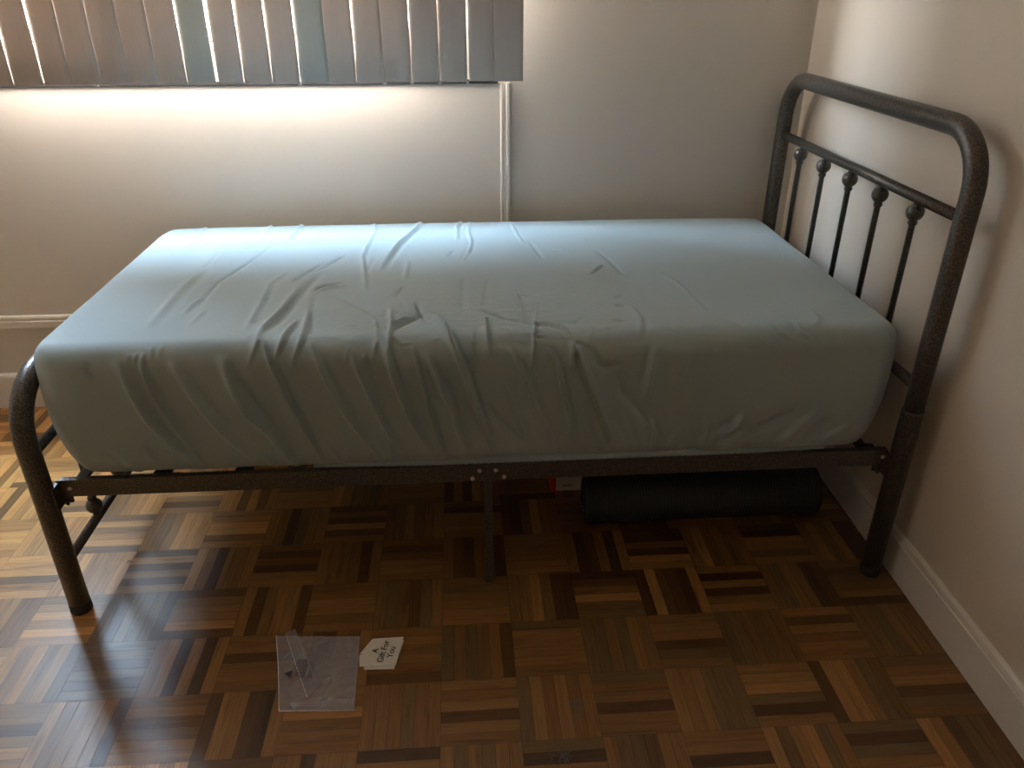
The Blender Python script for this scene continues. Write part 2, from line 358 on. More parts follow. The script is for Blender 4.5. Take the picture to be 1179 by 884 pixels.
# ------------------------------------------------------------------ bed frame
XH, XF, YN, YR = 1.095, -.872, .441, 1.428
bed = thing('bed_frame', 'dark hammered metal single bed frame with arched headboard against the right wall', 'bed')
def arch(X, ztop, zbot, R, rad):
    pts = [(X, YN, zbot)]; n = 10
    pts += [(X, YN, zbot + (ztop - rad - R - zbot) * t) for t in (.33, .66)]
    for k in range(n + 1):
        a_ = math.pi / 2 * k / n; pts.append((X, YN + R - R * math.cos(a_), ztop - rad - R + R * math.sin(a_)))
    for k in range(n + 1):
        a_ = math.pi / 2 * (1 - k / n); pts.append((X, YR - R + R * math.cos(a_), ztop - rad - R + R * math.sin(a_)))
    pts += [(X, YR, zbot + (ztop - rad - R - zbot) * t) for t in (.66, .33)] + [(X, YR, zbot)]
    return pts
def spindle_mesh(X, y, z0, z1, zball, up):
    bm = bmesh.new(); pr = []
    s = 1 if up else -1
    # turned ball with a small collar on both sides
    prof = [(-.030, .0073), (-.027, .0105), (-.022, .0105), (-.019, .009)]
    prof += [(.0205 * math.sin(math.radians(a_)), .0198 * math.cos(math.radians(a_))) for a_ in range(-60, 61, 10)]
    prof += [(.020, .0085), (.030, .008)]
    L_ = [(zball + s * h, r_) for h, r_ in prof]
    body = [((z0 if up else z1), .0072)] + L_ + [((z1 if up else z0), .008)]
    tube(bm, [(X, y, z) for z, r_ in body], [r_ for z, r_ in body], 20)
    return bm
YS = [.620, .782, .944, 1.107, 1.270]
# headboard
bm = bmesh.new(); tube(bm, arch(XH, 1.112, .478, .115, .0225), .0225, 24)
hb = obj('headboard', bm, M['metal'], bed, True)
bm = bmesh.new(); tube(bm, [(XH, YN + .015, .921), (XH, YR - .015, .921)], .0125, 18); obj('crossbar', bm, M['metal'], hb, True)
bm = bmesh.new(); tube(bm, [(XH, YN + .015, .533), (XH, YR - .015, .533)], .0125, 18); obj('crossbar', bm, M['metal'], hb, True)
for y in YS: obj('spindle', spindle_mesh(XH, y, .533, .915, .889, True), M['metal'], hb, True)
# footboard
bm = bmesh.new(); tube(bm, arch(XF, .618, .012, .125, .0235), .0235, 24)
fb = obj('footboard', bm, M['metal'], bed, True)
for z in (.438, .142):
    bm = bmesh.new(); tube(bm, [(XF, YN + .015, z), (XF, YR - .015, z)], .0115, 18); obj('crossbar', bm, M['metal'], fb, True)
for y in YS: obj('spindle', spindle_mesh(XF, y, .145, .438, .177, False), M['metal'], fb, True)
# headboard legs, plugged below the headboard
for y in (YN, YR):
    bm = bmesh.new(); tube(bm, [(XH, y, .012), (XH, y, .470), (XH, y, .474), (XH, y, .480)], [.0245, .0245, .0255, .0238], 24)
    obj('leg', bm, M['metal'], bed, True)
for x, y in ((XH, YN), (XH, YR), (XF, YN), (XF, YR)):
    bm = bmesh.new(); tube(bm, [(x, y, 0), (x, y, .003), (x, y, .026)], [.0235, .0250, .0245], 24); obj('foot_cap', bm, M['black_plastic'], bed, True, 'black plastic cap')
# side rails: angle irons, two halves meeting at the middle leg
def rail(yo, sgn):
    bm = bmesh.new()
    xm = .118
    for a_, b_ in ((XF + .030, xm - .0006), (xm + .0006, XH - .022)):
        prof = [(yo, .359), (yo, .315), (yo + sgn * .0035, .315), (yo + sgn * .0035, .3555), (yo + sgn * .015, .3555), (yo + sgn * .015, .359)]
        extrude_profile(bm, prof, 0, a_, b_)
    o = obj('side_rail', bm, M['metal'], bed)
    return o
def bolt(x, y, z, sgn, parent):
    bm = bmesh.new(); tube(bm, [(x, y, z), (x, y - sgn * .0015, z), (x, y - sgn * .0034, z), (x, y - sgn * .0042, z)], [.0052, .0052, .0036, .0012], 14)
    obj('bolt', bm, M['bolt'], parent, True, 'shiny zinc bolt head')
for yo, sgn in ((.462, 1), (1.407, -1)):
    rl = rail(yo, sgn)
    for x, z in ((.082, .322), (.099, .343), (.137, .343), (.156, .323)): bolt(x, yo, z, sgn, rl)
    bolt(XF + .048, yo, .337, sgn, rl); bolt(XH - .030, yo, .339, sgn, rl)
    for xs, s in ((XF, 1), (XH, -1)):
        bm = bmesh.new(); ya, yb = sorted((yo + sgn * .0036, yo + sgn * .010))
        box(bm, tuple(map(min, zip((xs + s * .018, ya, .296), (xs + s * .045, yb, .296)))), tuple(map(max, zip((xs + s * .018, ya, .355), (xs + s * .045, yb, .355)))), .001)
        box(bm, (min(xs + s * .018, xs + s * .026), min(yo - sgn * .028, yo + sgn * .0036), .294), (max(xs + s * .018, xs + s * .026), max(yo - sgn * .028, yo + sgn * .0036), .352), .001)
        br = obj('bracket', bm, M['metal'], bed)
        bm = bmesh.new(); x = xs + s * .034
        tube(bm, [(x, yo + sgn * .003, .300), (x, yo - sgn * .004, .300)], .0045, 10); tube(bm, [(x, yo, .293), (x, yo, .307)], .0035, 8)
        obj('wing_nut', bm, M['metal'], br, True)
    bm = bmesh.new(); ya, yb = sorted((yo + sgn * .0036, yo + sgn * .0236))
    box(bm, (.108, ya, 0), (.128, yb, .3555), .0015); obj('support_leg', bm, M['metal'], bed)
# slats
for k in range(11):
    x = -.806 + k * .1835
    bm = bmesh.new(); extrude_profile(bm, [(x - .014, .3445), (x + .014, .3445), (x + .012, .3500), (x - .012, .3500)], 1, .4658, 1.4032)
    sl = obj('slat', bm, M['metal'], bed)
    if k:
        bm = bmesh.new(); box(bm, (x - .019, .4772, .343), (x + .019, .490, .3615), .002); obj('slat_clip', bm, M['black_plastic'], sl, False, 'black plastic clip')
bm = bmesh.new(); box(bm, (.108, .486, .313), (.128, 1.383, .3442), .001); obj('middle_crossbar', bm, M['metal'], bed)

# ------------------------------------------------------------------ mattress under its fitted sheet
FOLDS = [
 (7,14,1,[(-0.65,-0.028),(-0.633,-0.092),(-0.609,-0.168),(-0.57,-0.238),(-0.526,-0.291)]),
 (6,7,1,[(-0.6,-0.004),(-0.6,-0.039),(-0.596,-0.066),(-0.577,-0.131),(-0.55,-0.2),(-0.508,-0.286)]),
 (6,14,1,[(-0.542,-0.032),(-0.503,-0.12),(-0.46,-0.203),(-0.43,-0.244),(-0.402,-0.281)]),
 (7,16,1,[(-0.439,-0.026),(-0.421,-0.09),(-0.411,-0.124),(-0.377,-0.197)]),
 (7,14,1,[(-0.429,-0.086),(-0.395,-0.148),(-0.352,-0.223),(-0.315,-0.3)]),
 (4,8,-1,[(-0.712,-0.247),(-0.69,-0.278),(-0.661,-0.295)]),
 (3,7,-1,[(-0.641,-0.23),(-0.614,-0.272)]),
 (-3,6,0,[(-0.715,-0.026),(-0.713,-0.049),(-0.701,-0.062)]),
 (3,5,1,[(-0.582,0.024),(-0.583,-0.022)]),
 (3,5,1,[(-0.562,0.023),(-0.566,-0.018)]),
 (3,5,1,[(-0.61,0.002),(-0.617,-0.029)]),
 (2.5,5,1,[(-0.629,-0.003),(-0.63,-0.033)]),
 (7,6,1,[(-0.356,0.033),(-0.335,-0.043),(-0.307,-0.132),(-0.276,-0.221),(-0.251,-0.298)]),
 (7,10,1,[(-0.257,0.017),(-0.247,-0.01),(-0.22,-0.088),(-0.187,-0.175),(-0.143,-0.251),(-0.121,-0.293)]),
 (7,11,1,[(-0.171,-0.004),(-0.146,-0.086),(-0.113,-0.188),(-0.077,-0.28)]),
 (8,10,1,[(-0.106,0.016),(-0.089,-0.038),(-0.077,-0.093),(-0.053,-0.18),(-0.007,-0.278)]),
 (6,7,1,[(-0.037,-0.008),(-0.019,-0.091),(-0.007,-0.177),(0.019,-0.284)]),
 (6,11,1,[(-0.008,-0.036),(0.018,-0.101),(0.037,-0.15)]),
 (6,11,1,[(0.006,-0.068),(0.04,-0.155),(0.055,-0.224),(0.075,-0.276)]),
 (5,6,1,[(-0.36,0.044),(-0.371,-0.006),(-0.383,-0.046)]),
 (6,5,1,[(-0.305,0.04),(-0.321,-0.012),(-0.329,-0.041)]),
 (6,6,1,[(-0.268,0.037),(-0.281,-0.009),(-0.292,-0.049)]),
 (4,5,1,[(-0.17,0.011),(-0.181,-0.048)]),
 (5,5,1,[(-0.111,0.027),(-0.122,-0.037)]),
 (6,6,-1,[(-0.087,0.12),(-0.086,0.025),(-0.089,-0.027)]),
 (4,6,1,[(-0.14,-0.023),(-0.134,-0.059)]),
 (3,6,1,[(-0.245,-0.242),(-0.207,-0.295)]),
 (3,6,1,[(-0.383,-0.266),(-0.362,-0.298)]),
 (3,7,1,[(-0.103,-0.233),(-0.099,-0.289)]),
 (10,8,1,[(0.007,0.136),(0.029,0.058),(0.046,-0.002),(0.068,-0.066),(0.091,-0.152),(0.115,-0.227),(0.123,-0.278)]),
 (6,9,1,[(0.166,-0.023),(0.205,-0.103),(0.223,-0.162),(0.255,-0.232),(0.269,-0.274)]),
 (8,7,1,[(0.25,-0.022),(0.272,-0.063),(0.291,-0.15),(0.307,-0.214),(0.311,-0.271)]),
 (6,7,1,[(0.309,-0.001),(0.306,-0.032),(0.303,-0.074)]),
 (4,5,1,[(0.23,0.076),(0.222,-0.021),(0.214,-0.089),(0.209,-0.113)]),
 (8,12,-1,[(0.314,-0.014),(0.341,-0.094),(0.365,-0.162),(0.386,-0.217),(0.402,-0.269)]),
 (3,15,-1,[(0.492,-0.02),(0.477,-0.099),(0.466,-0.176)]),
 (5,8,1,[(0.487,-0.211),(0.498,-0.242),(0.497,-0.284)]),
 (-4,13,0,[(0.408,-0.091),(0.42,-0.145),(0.459,-0.19),(0.488,-0.232)]),
 (-4,14,0,[(0.346,-0.024),(0.361,-0.071),(0.382,-0.081),(0.415,-0.068)]),
 (4,4,1,[(0.093,0.064),(0.091,-0.057)]),
 (5,5,1,[(0.122,0.128),(0.125,-0.013),(0.127,-0.049)]),
 (5,9,1,[(0.189,-0.19),(0.202,-0.251)]),
 (4,8,1,[(0.163,-0.088),(0.172,-0.145),(0.189,-0.2)]),
 (-4,9,0,[(0.116,-0.158),(0.15,-0.208),(0.185,-0.24)]),
 (5,10,1,[(0.623,-0.207),(0.62,-0.258),(0.614,-0.283)]),
 (5,12,-1,[(0.704,-0.21),(0.689,-0.235),(0.647,-0.259)]),
 (4,9,-1,[(0.719,-0.251),(0.682,-0.281),(0.651,-0.29)]),
 (-5,12,0,[(0.82,-0.204),(0.767,-0.238),(0.711,-0.261)]),
 (3.2,14,-1,[(0.875,-0.206),(0.836,-0.246),(0.794,-0.294)]),
 (-4,10,0,[(0.922,-0.218),(0.882,-0.248),(0.852,-0.283)]),
 (4,10,0,[(0.955,-0.245),(0.914,-0.27),(0.89,-0.29)]),
 (4,10,0,[(0.559,-0.229),(0.548,-0.26),(0.537,-0.285)]),
 (4,10,-1,[(0.483,-0.02),(0.477,-0.098),(0.469,-0.161)]),
 (2.5,12,0,[(0.559,-0.027),(0.55,-0.101)]),
 (4,6,0,[(0.495,-0.212),(0.5,-0.279)]),
 (3.5,8,1,[(-0.713,0.972),(-0.716,0.828),(-0.711,0.723)]),
 (5,7,1,[(-0.512,0.969),(-0.515,0.89),(-0.518,0.779)]),
 (6,8,1,[(-0.415,0.973),(-0.426,0.845),(-0.433,0.738)]),
 (4,7,1,[(-0.366,0.963),(-0.385,0.92)]),
 (-4,7,0,[(-0.609,0.658),(-0.606,0.572),(-0.609,0.514)]),
 (5,14,1,[(-0.609,0.5),(-0.621,0.343),(-0.622,0.238),(-0.623,0.123)]),
 (-4,6,0,[(-0.464,0.714),(-0.487,0.61),(-0.516,0.494),(-0.542,0.401),(-0.546,0.302),(-0.544,0.222)]),
 (4,8,1,[(-0.555,0.291),(-0.563,0.246),(-0.567,0.191)]),
 (3,8,1,[(-0.525,0.21),(-0.533,0.127)]),
 (-9,17,0,[(-0.293,0.444),(-0.315,0.36),(-0.329,0.219),(-0.341,0.134),(-0.356,0.076)]),
 (7,9,0,[(-0.335,0.349),(-0.347,0.209),(-0.368,0.096),(-0.37,-0.003)]),
 (-6,8,0,[(-0.3,0.529),(-0.335,0.454),(-0.355,0.388)]),
 (-5,7,0,[(-0.247,0.594),(-0.281,0.528),(-0.309,0.466)]),
 (-8,6,0,[(-0.295,0.315),(-0.287,0.345),(-0.263,0.363),(-0.23,0.376)]),
 (5,7,0,[(-0.285,0.308),(-0.255,0.337),(-0.217,0.347)]),
 (4,9,1,[(-0.387,0.464),(-0.41,0.379),(-0.404,0.246),(-0.404,0.089)]),
 (8,8,1,[(-0.3,0.137),(-0.311,0.059),(-0.321,-0.02)]),
 (-6,10,0,[(-0.285,0.308),(-0.278,0.193),(-0.251,0.05)]),
 (7,8,1,[(-0.284,0.194),(-0.274,0.052),(-0.281,-0.022)]),
 (-3,5,0,[(-0.518,0.709),(-0.543,0.665)]),
 (-3,5,0,[(-0.379,0.147),(-0.398,0.128)]),
 (-3,6,0,[(-0.386,0.279),(-0.403,0.263)]),
 (-3,5,0,[(-0.375,0.058),(-0.389,0.041)]),
 (6,7,1,[(-0.2,0.958),(-0.187,0.811),(-0.198,0.655),(-0.2,0.575),(-0.179,0.429),(-0.166,0.325)]),
 (9,10,1,[(-0.045,0.948),(-0.068,0.831),(-0.11,0.682),(-0.131,0.555),(-0.143,0.468)]),
 (6,8,1,[(0.082,0.949),(0.061,0.85),(0.061,0.722)]),
 (6,6,-1,[(0.101,0.917),(0.095,0.791),(0.104,0.684),(0.092,0.587),(0.076,0.526)]),
 (-5,7,0,[(0.109,0.718),(0.103,0.618),(0.08,0.529)]),
 (-5,10,0,[(0.077,0.385),(0.074,0.26),(0.072,0.148)]),
 (-4,8,0,[(-0.163,0.588),(-0.174,0.456)]),
 (5,10,1,[(-0.231,0.257),(-0.183,0.203),(-0.127,0.13)]),
 (-9,12,0,[(-0.08,0.067),(-0.066,0.101),(-0.044,0.124),(-0.025,0.16)]),
 (6,6,0,[(-0.089,0.097),(-0.068,0.126),(-0.045,0.14)]),
 (-10,6,0,[(-0.038,0.233),(-0.026,0.176),(-0.01,0.117)]),
 (-6,5,0,[(-0.05,0.167),(-0.012,0.107)]),
 (7,9,-1,[(-0.005,0.164),(0.036,0.04),(0.065,-0.037)]),
 (6,8,1,[(-0.127,0.13),(-0.112,0.022)]),
 (7,7,-1,[(-0.096,0.192),(-0.088,0.077),(-0.089,-0.032)]),
 (-10,5,0,[(0.115,0.169),(0.133,0.149),(0.163,0.115),(0.198,0.096)]),
 (-7,6,0,[(0.195,0.098),(0.225,0.074),(0.259,0.068),(0.288,0.047),(0.306,0.003)]),
 (6,7,0,[(0.222,0.086),(0.257,0.086),(0.29,0.061),(0.309,-0.003)]),
 (4,5,1,[(-0.096,0.26),(-0.08,0.337)]),
 (-3,4,0,[(-0.038,0.072),(-0.003,0.07)]),
 (-3,4,0,[(-0.03,0.088),(-0.007,0.087)]),
 (5,5,1,[(0.122,0.124),(0.123,0.006),(0.123,-0.039)]),
 (-4,5,0,[(-0.182,0.093),(-0.161,0.094)]),
 (-3,5,0,[(-0.125,0.151),(-0.105,0.144)]),
 (3,5,0,[(-0.12,0.119),(-0.104,0.088)]),
 (5,6,-1,[(-0.081,0.034),(-0.061,0.005),(-0.038,0.008)]),
 (4,6,0,[(-0.001,0.005),(0.021,0.022)]),
 (3,8,0,[(-0.072,0.536),(-0.074,0.395)]),
 (-3,5,0,[(0.053,0.621),(0.038,0.567)]),
 (-3,5,0,[(0.138,0.381),(0.119,0.177)]),
 (4,6,1,[(0.23,0.898),(0.241,0.745),(0.253,0.666)]),
 (-4,6,0,[(0.271,0.699),(0.284,0.614),(0.295,0.526)]),
 (-4,7,0,[(0.456,0.586),(0.474,0.514),(0.484,0.44),(0.492,0.384)]),
 (-5,5,0,[(0.405,0.39),(0.449,0.457)]),
 (4,5,0,[(0.408,0.41),(0.449,0.471)]),
 (5,6,1,[(0.202,0.275),(0.206,0.193),(0.208,0.107)]),
 (-5,6,0,[(0.43,0.178),(0.452,0.171)]),
 (-4,5,0,[(0.441,0.223),(0.46,0.243)]),
 (5,9,1,[(0.465,0.165),(0.47,0.089),(0.451,0.002)]),
 (4,5,1,[(0.399,0.099),(0.433,0.087)]),
 (-4,5,0,[(0.397,0.084),(0.432,0.08)]),
 (3,9,0,[(0.587,0.391),(0.612,0.309),(0.625,0.211)]),
 (-3,5,0,[(0.199,0.261),(0.236,0.243)]),
 (4,5,0,[(0.254,0.259),(0.24,0.158),(0.223,0.018)]),
 (-4,5,0,[(0.319,0.069),(0.34,0.109)]),
 (3,7,0,[(0.356,0.057),(0.34,-0.004)]),
 (3,7,0,[(0.385,0.065),(0.378,-0.005)]),
 (-3,4,0,[(0.308,0.604),(0.353,0.598)]),
 (-2.5,4,0,[(0.304,0.564),(0.36,0.576)]),
 (3,4,0,[(0.248,0.115),(0.262,0.093)]),
 (-5,6,0,[(0.219,0.018),(0.246,0.012)]),
 (-5,9,0,[(0.309,-0.001),(0.333,-0.02),(0.349,-0.038)]),
 (3,8,1,[(0.603,0.359),(0.62,0.232),(0.632,0.105)]),
 (4,8,-1,[(0.759,0.129),(0.786,0.062),(0.803,0.017)]),
 (4,7,-1,[(0.754,0.045),(0.769,0.007),(0.795,-0.019)]),
 (4,7,-1,[(0.81,0.06),(0.813,0.004),(0.834,-0.015)]),
 (4,9,-1,[(0.877,0.121),(0.872,0.062),(0.849,0.026)]),
 (2.5,9,-1,[(0.65,0.097),(0.687,0.025)]),
]

mt = thing('mattress', 'thick mattress in a creased pale blue-green fitted sheet on the metal bed', 'mattress')
X0, X1, Y0, Y1, Zb, Zt = -.856, 1.062, .462, 1.405, .3508, .675
hx, hy, hz = (X1 - X0) / 2, (Y1 - Y0) / 2, (Zt - Zb) / 2; cx, cy, cz = (X0 + X1) / 2, (Y0 + Y1) / 2, (Zt + Zb) / 2
def face_grid(ax, sg, na, nb):
    A = np.linspace(-1, 1, na); B = np.linspace(-1, 1, nb); a_, b_ = np.meshgrid(A, B, indexing='ij')
    P = np.zeros((na, nb, 3)); o = [i for i in range(3) if i != ax]
    P[..., ax] = sg; P[..., o[0]] = a_; P[..., o[1]] = b_
    return P
S = .0042
nx, ny, nz = int(2 * hx / S), int(2 * hy / S), int(2 * hz / S)
key = {}; verts = []; faces = []
for ax, sg, na, nb in ((2, 1, nx, ny), (2, -1, nx, ny), (1, -1, nx, nz), (1, 1, nx, nz), (0, -1, ny, nz), (0, 1, ny, nz)):
    P = face_grid(ax, sg, na, nb); idx = np.empty((na, nb), int)
    for i in range(na):
        for j in range(nb):
            k = (round(P[i, j, 0], 5), round(P[i, j, 1], 5), round(P[i, j, 2], 5))
            if k not in key: key[k] = len(verts); verts.append(k)
            idx[i, j] = key[k]
    flip = (sg > 0) == (ax != 1)
    for i in range(na - 1):
        for j in range(nb - 1):
            q = (idx[i, j], idx[i + 1, j], idx[i + 1, j + 1], idx[i, j + 1]); faces.append(q if flip else q[::-1])
P = np.array(verts) * np.array([hx, hy, hz])
rt, rb = .050, .060                                        # rounding along the upper and lower edges
r_ = np.where(P[:, 2] > 0, rt, rb)
inner = np.stack([np.clip(P[:, 0], -(hx - r_), hx - r_), np.clip(P[:, 1], -(hy - r_), hy - r_), np.clip(P[:, 2], -(hz - r_), hz - r_)], 1)
d = P - inner; ln = np.linalg.norm(d, axis=1); N = d / np.maximum(ln, 1e-9)[:, None]
P = inner + N * r_[:, None]
Rc = np.where(P[:, 0] < 0, .105, .085)                                                  # rounder corners in plan
ex = np.clip((np.abs(P[:, 0]) - (hx - Rc)) / Rc, 0, 1); ey = np.clip((np.abs(P[:, 1]) - (hy - Rc)) / Rc, 0, 1)
P[:, 0] = np.where(ex > 0, np.sign(P[:, 0]) * (hx - Rc + Rc * ex * np.sqrt(1 - ey ** 2 / 2)), P[:, 0])
P[:, 1] = np.where(ey > 0, np.sign(P[:, 1]) * (hy - Rc + Rc * ey * np.sqrt(1 - ex ** 2 / 2)), P[:, 1])
# the fitted corners are drawn in towards the underside
low = np.clip((-P[:, 2] - hz * .05) / (hz * .95), 0, 1) ** 2
P[:, 0] -= np.sign(P[:, 0]) * low * .030 * np.clip((np.abs(P[:, 0]) - (hx - .16)) / .16, 0, 1)
both = (ex > 0) & (ey > 0)
Nc = N.copy(); Nc[:, 0] = np.where(both, np.sign(P[:, 0]) * ex, N[:, 0]); Nc[:, 1] = np.where(both, np.sign(P[:, 1]) * ey, N[:, 1]); 
N = Nc / np.linalg.norm(Nc, axis=1)[:, None]
P += np.array([cx, cy, cz])
# soft overall shape: slightly sagging lower corners, gentle crown
topm = np.clip((P[:, 2] - cz) / hz, 0, 1)
u = (P[:, 0] - cx) / hx; v_ = (P[:, 1] - cy) / hy
P[:, 2] += topm * (-.006 * (np.clip(u, 0, 1) ** 6) - .004 * np.clip(-u, 0, 1) ** 4)
sidez = 1 - np.abs((P[:, 2] - cz) / hz) ** 2
P[:, 1] += np.where(N[:, 1] < -.3, -.007 * sidez, 0)
P[:, 0] += np.where(np.abs(N[:, 0]) > .3, np.sign(N[:, 0]) * .006 * sidez, 0)
U = P[:, 0]; Vv = (P[:, 1] - Y0) + (P[:, 2] - Zt)
vis = (P[:, 2] > Zb + .012) & ~((N[:, 1] > .5))
D = np.zeros(len(P))
def seg_field(h, w, s, pts):
    pts = np.array(pts); fr = pts[:, 1].mean() < -.02
    h *= FOLD_H * (FRONT_K if fr else 1.15); w *= .00060 if fr else .00068; n = len(pts); cum = np.r_[0, np.cumsum(np.linalg.norm(np.diff(pts, axis=0), axis=1))]; Lt = cum[-1]
    near = vis & (U > pts[:, 0].min() - .08) & (U < pts[:, 0].max() + .08) & (Vv > pts[:, 1].min() - .08) & (Vv < pts[:, 1].max() + .08)
    ii = np.nonzero(near)[0]; q = np.stack([U[ii], Vv[ii]], 1)
    best = np.full(len(ii), 9.); sd = np.zeros(len(ii)); tt = np.zeros(len(ii))
    for k in range(n - 1):
        a_, b_ = pts[k], pts[k + 1]; e = b_ - a_; l2 = e @ e
        if l2 < 1e-9: continue
        t = np.clip(((q - a_) @ e) / l2, 0, 1); c = a_ + t[:, None] * e; dv = q - c; dd = np.hypot(dv[:, 0], dv[:, 1])
        m_ = dd < best; best = np.where(m_, dd, best)
        sd = np.where(m_, np.sign(e[0] * dv[:, 1] - e[1] * dv[:, 0]) * dd, sd); tt = np.where(m_, (cum[k] + t * math.sqrt(l2)) / Lt, tt)
    tap = np.clip(np.minimum(tt, 1 - tt) / .28, 0, 1) ** .7 * .85 + .15
    tap = np.where((best > abs(w)) & ((tt <= 0) | (tt >= 1)), tap * .6, tap)
    core = np.exp(-(best / w) ** 2)
    # sd > 0 means left of the walking direction; walking down the front face, that is the viewer's right
    side = np.exp(-((sd - s * 1.9 * w) / (1.3 * w)) ** 2) if s else 0
    wide = np.exp(-(best / (3.2 * w)) ** 2)
    D[ii] += h * tap * (core + .22 * wide - (.45 * side if s else 0))
for f in FOLDS: seg_field(*f)
# small random crumple, strongest along the middle of the near edge, and gathers above the elastic
rng = np.random.default_rng(3)
mid = np.exp(-((U - .12) / .42) ** 2) * np.exp(-((Vv - .10) / .16) ** 2)
idx_v = np.nonzero(vis)[0]
for k in idx_v:
    x_, v2 = U[k], Vv[k]
    d_ = .0011 * noise.noise(Vector((x_ * 5, v2 * 7, 1.3)))
    if mid[k] > .05: d_ += mid[k] * (.0026 * noise.noise(Vector((x_ * 26 + 3 * noise.noise(Vector((x_ * 9, v2 * 9, 0))), v2 * 48, 4.))) + .0011 * noise.noise(Vector((x_ * 70, v2 * 110, 7.))))
    if v2 < -.17 and -.25 < x_ < 1.0:
        g_ = min(1, (-v2 - .17) / .09) * min(1, (x_ + .25) / .15)
        d_ += g_ * .0040 * noise.noise(Vector((x_ * 48 + v2 * 20, v2 * 5, 2.)))
    if -.09 < v2 < .03 and x_ < .9: d_ += .0011 * (1 - abs(v2 + .03) / .06) * noise.noise(Vector((x_ * 42, v2 * 9, 9.))) if abs(v2 + .03) < .06 else 0
    D[k] += d_
D = np.where(P[:, 2] < Zb + .03, D * np.clip((P[:, 2] - Zb - .004) / .026, 0, 1), D)
P += N * D[:, None]
P[:, 2] = np.maximum(P[:, 2], Zb + .0005)
me = bpy.data.meshes.new('fitted_sheet'); me.from_pydata(P.tolist(), [], faces); me.materials.append(M['sheet'])
me.polygons.foreach_set('use_smooth', [True] * len(me.polygons)); me.update()
sh = bpy.data.objects.new('fitted_sheet', me); C.objects.link(sh); sh.parent = mt
# gathered elastic hem that shows above the near rail
bm = bmesh.new(); prev = None; n = 620
for i in range(n + 1):
    x = -.28 + 1.20 * i / n
    low = .0095 * min(1, (x + .28) / .3) * min(1, max(0, (.92 - x) / .2))
    wv = .0019 * math.sin(x * 900) + .0008 * math.sin(x * 371 + 1)
    yb = Y0 + .0125 - .006 * min(1, (x + .28) / .3) * min(1, max(0, (.92 - x) / .25))
    ring = [bm.verts.new(p) for p in ((x, yb + .010, Zb + .024), (x, yb + .001 + wv, Zb + .016), (x, yb - .001 - wv, Zb + .010), (x, yb + .001, Zb + .0105 - low), (x, yb + .006, Zb + .0095 - low), (x, yb + .016, Zb + .016))]
    if prev:
        for k in range(6): bm.faces.new((prev[k], prev[(k + 1) % 6], ring[(k + 1) % 6], ring[k]))
    prev = ring
bmesh.ops.recalc_face_normals(bm, faces=bm.faces)
obj('elastic_hem', bm, M['sheet'], mt, True)

# ------------------------------------------------------------------ rolled mat under the bed
rm = thing('rolled_mat', 'black ribbed exercise mat rolled up on the floor under the bed', 'mat')
bm = bmesh.new(); cxm, r0, xa, xb = .706, .074, .394, 1.040
turns, ns = 5.2, 200; th = .0052
inner_r = .018; prof_o, prof_i = [], []
for k in range(ns + 1):
    a_ = 2 * math.pi * turns * k / ns; rr_ = inner_r + (r0 - inner_r) * k / ns
    ph = -a_ + 2.2
    prof_o.append((cxm + rr_ * math.cos(ph), r0 + .0008 + rr_ * math.sin(ph))); prof_i.append((cxm + (rr_ - th) * math.cos(ph), r0 + .0008 + (rr_ - th) * math.sin(ph)))
tel = lambda k: .010 * (1 - k / ns)
rows = [[bm.verts.new((x + s * tel(k), p[k][0], p[k][1])) for k in range(ns + 1)] for x, s, p in ((xa, -1, prof_o), (xb, -1, prof_o), (xb, -1, prof_i), (xa, -1, prof_i))]
for k in range(ns):
    for a_ in range(4): bm.faces.new((rows[a_][k], rows[(a_ + 1) % 4][k], rows[(a_ + 1) % 4][k + 1], rows[a_][k + 1]))
for k in (0, ns): bm.faces.new([rows[a_][k] for a_ in range(4)])
bmesh.ops.recalc_face_normals(bm, faces=bm.faces)
obj('rolled_sheet', bm, M['mat'], rm, True)
bpy.data.objects['rolled_sheet'].data.polygons.foreach_set('use_smooth', [False] * len(bpy.data.objects['rolled_sheet'].data.polygons))
# red and white box
bx = thing('cardboard_box', 'small red and cream cardboard box on the floor under the bed, behind the rolled mat', 'box')
bm = bmesh.new(); box(bm, (.318, .850, 0), (.420, 1.05, .100), .0015); obj('carton', bm, M['box_white'], bx)
bm = bmesh.new(); box(bm, (.3155, .848, .0005), (.3178, 1.051, .1015)); box(bm, (.3155, .8475, .0005), (.331, .8497, .1015)); obj('red_wrap', bm, M['red'], bx, False, 'red printed side')
bm = bmesh.new()
for k, (a_, b_) in enumerate(((.350, .3535), (.356, .361), (.363, .366), (.368, .374), (.376, .380))): box(bm, (a_, .8492, .016), (b_, .8499, .022 + .001 * (k % 2)))
obj('print', bm, M['box_ink'], bx, False, 'small grey print')
bm = bmesh.new(); box(bm, (.3148, .93, .0), (.3154, .936, .1)); obj('white_line', bm, M['box_white'], bx)

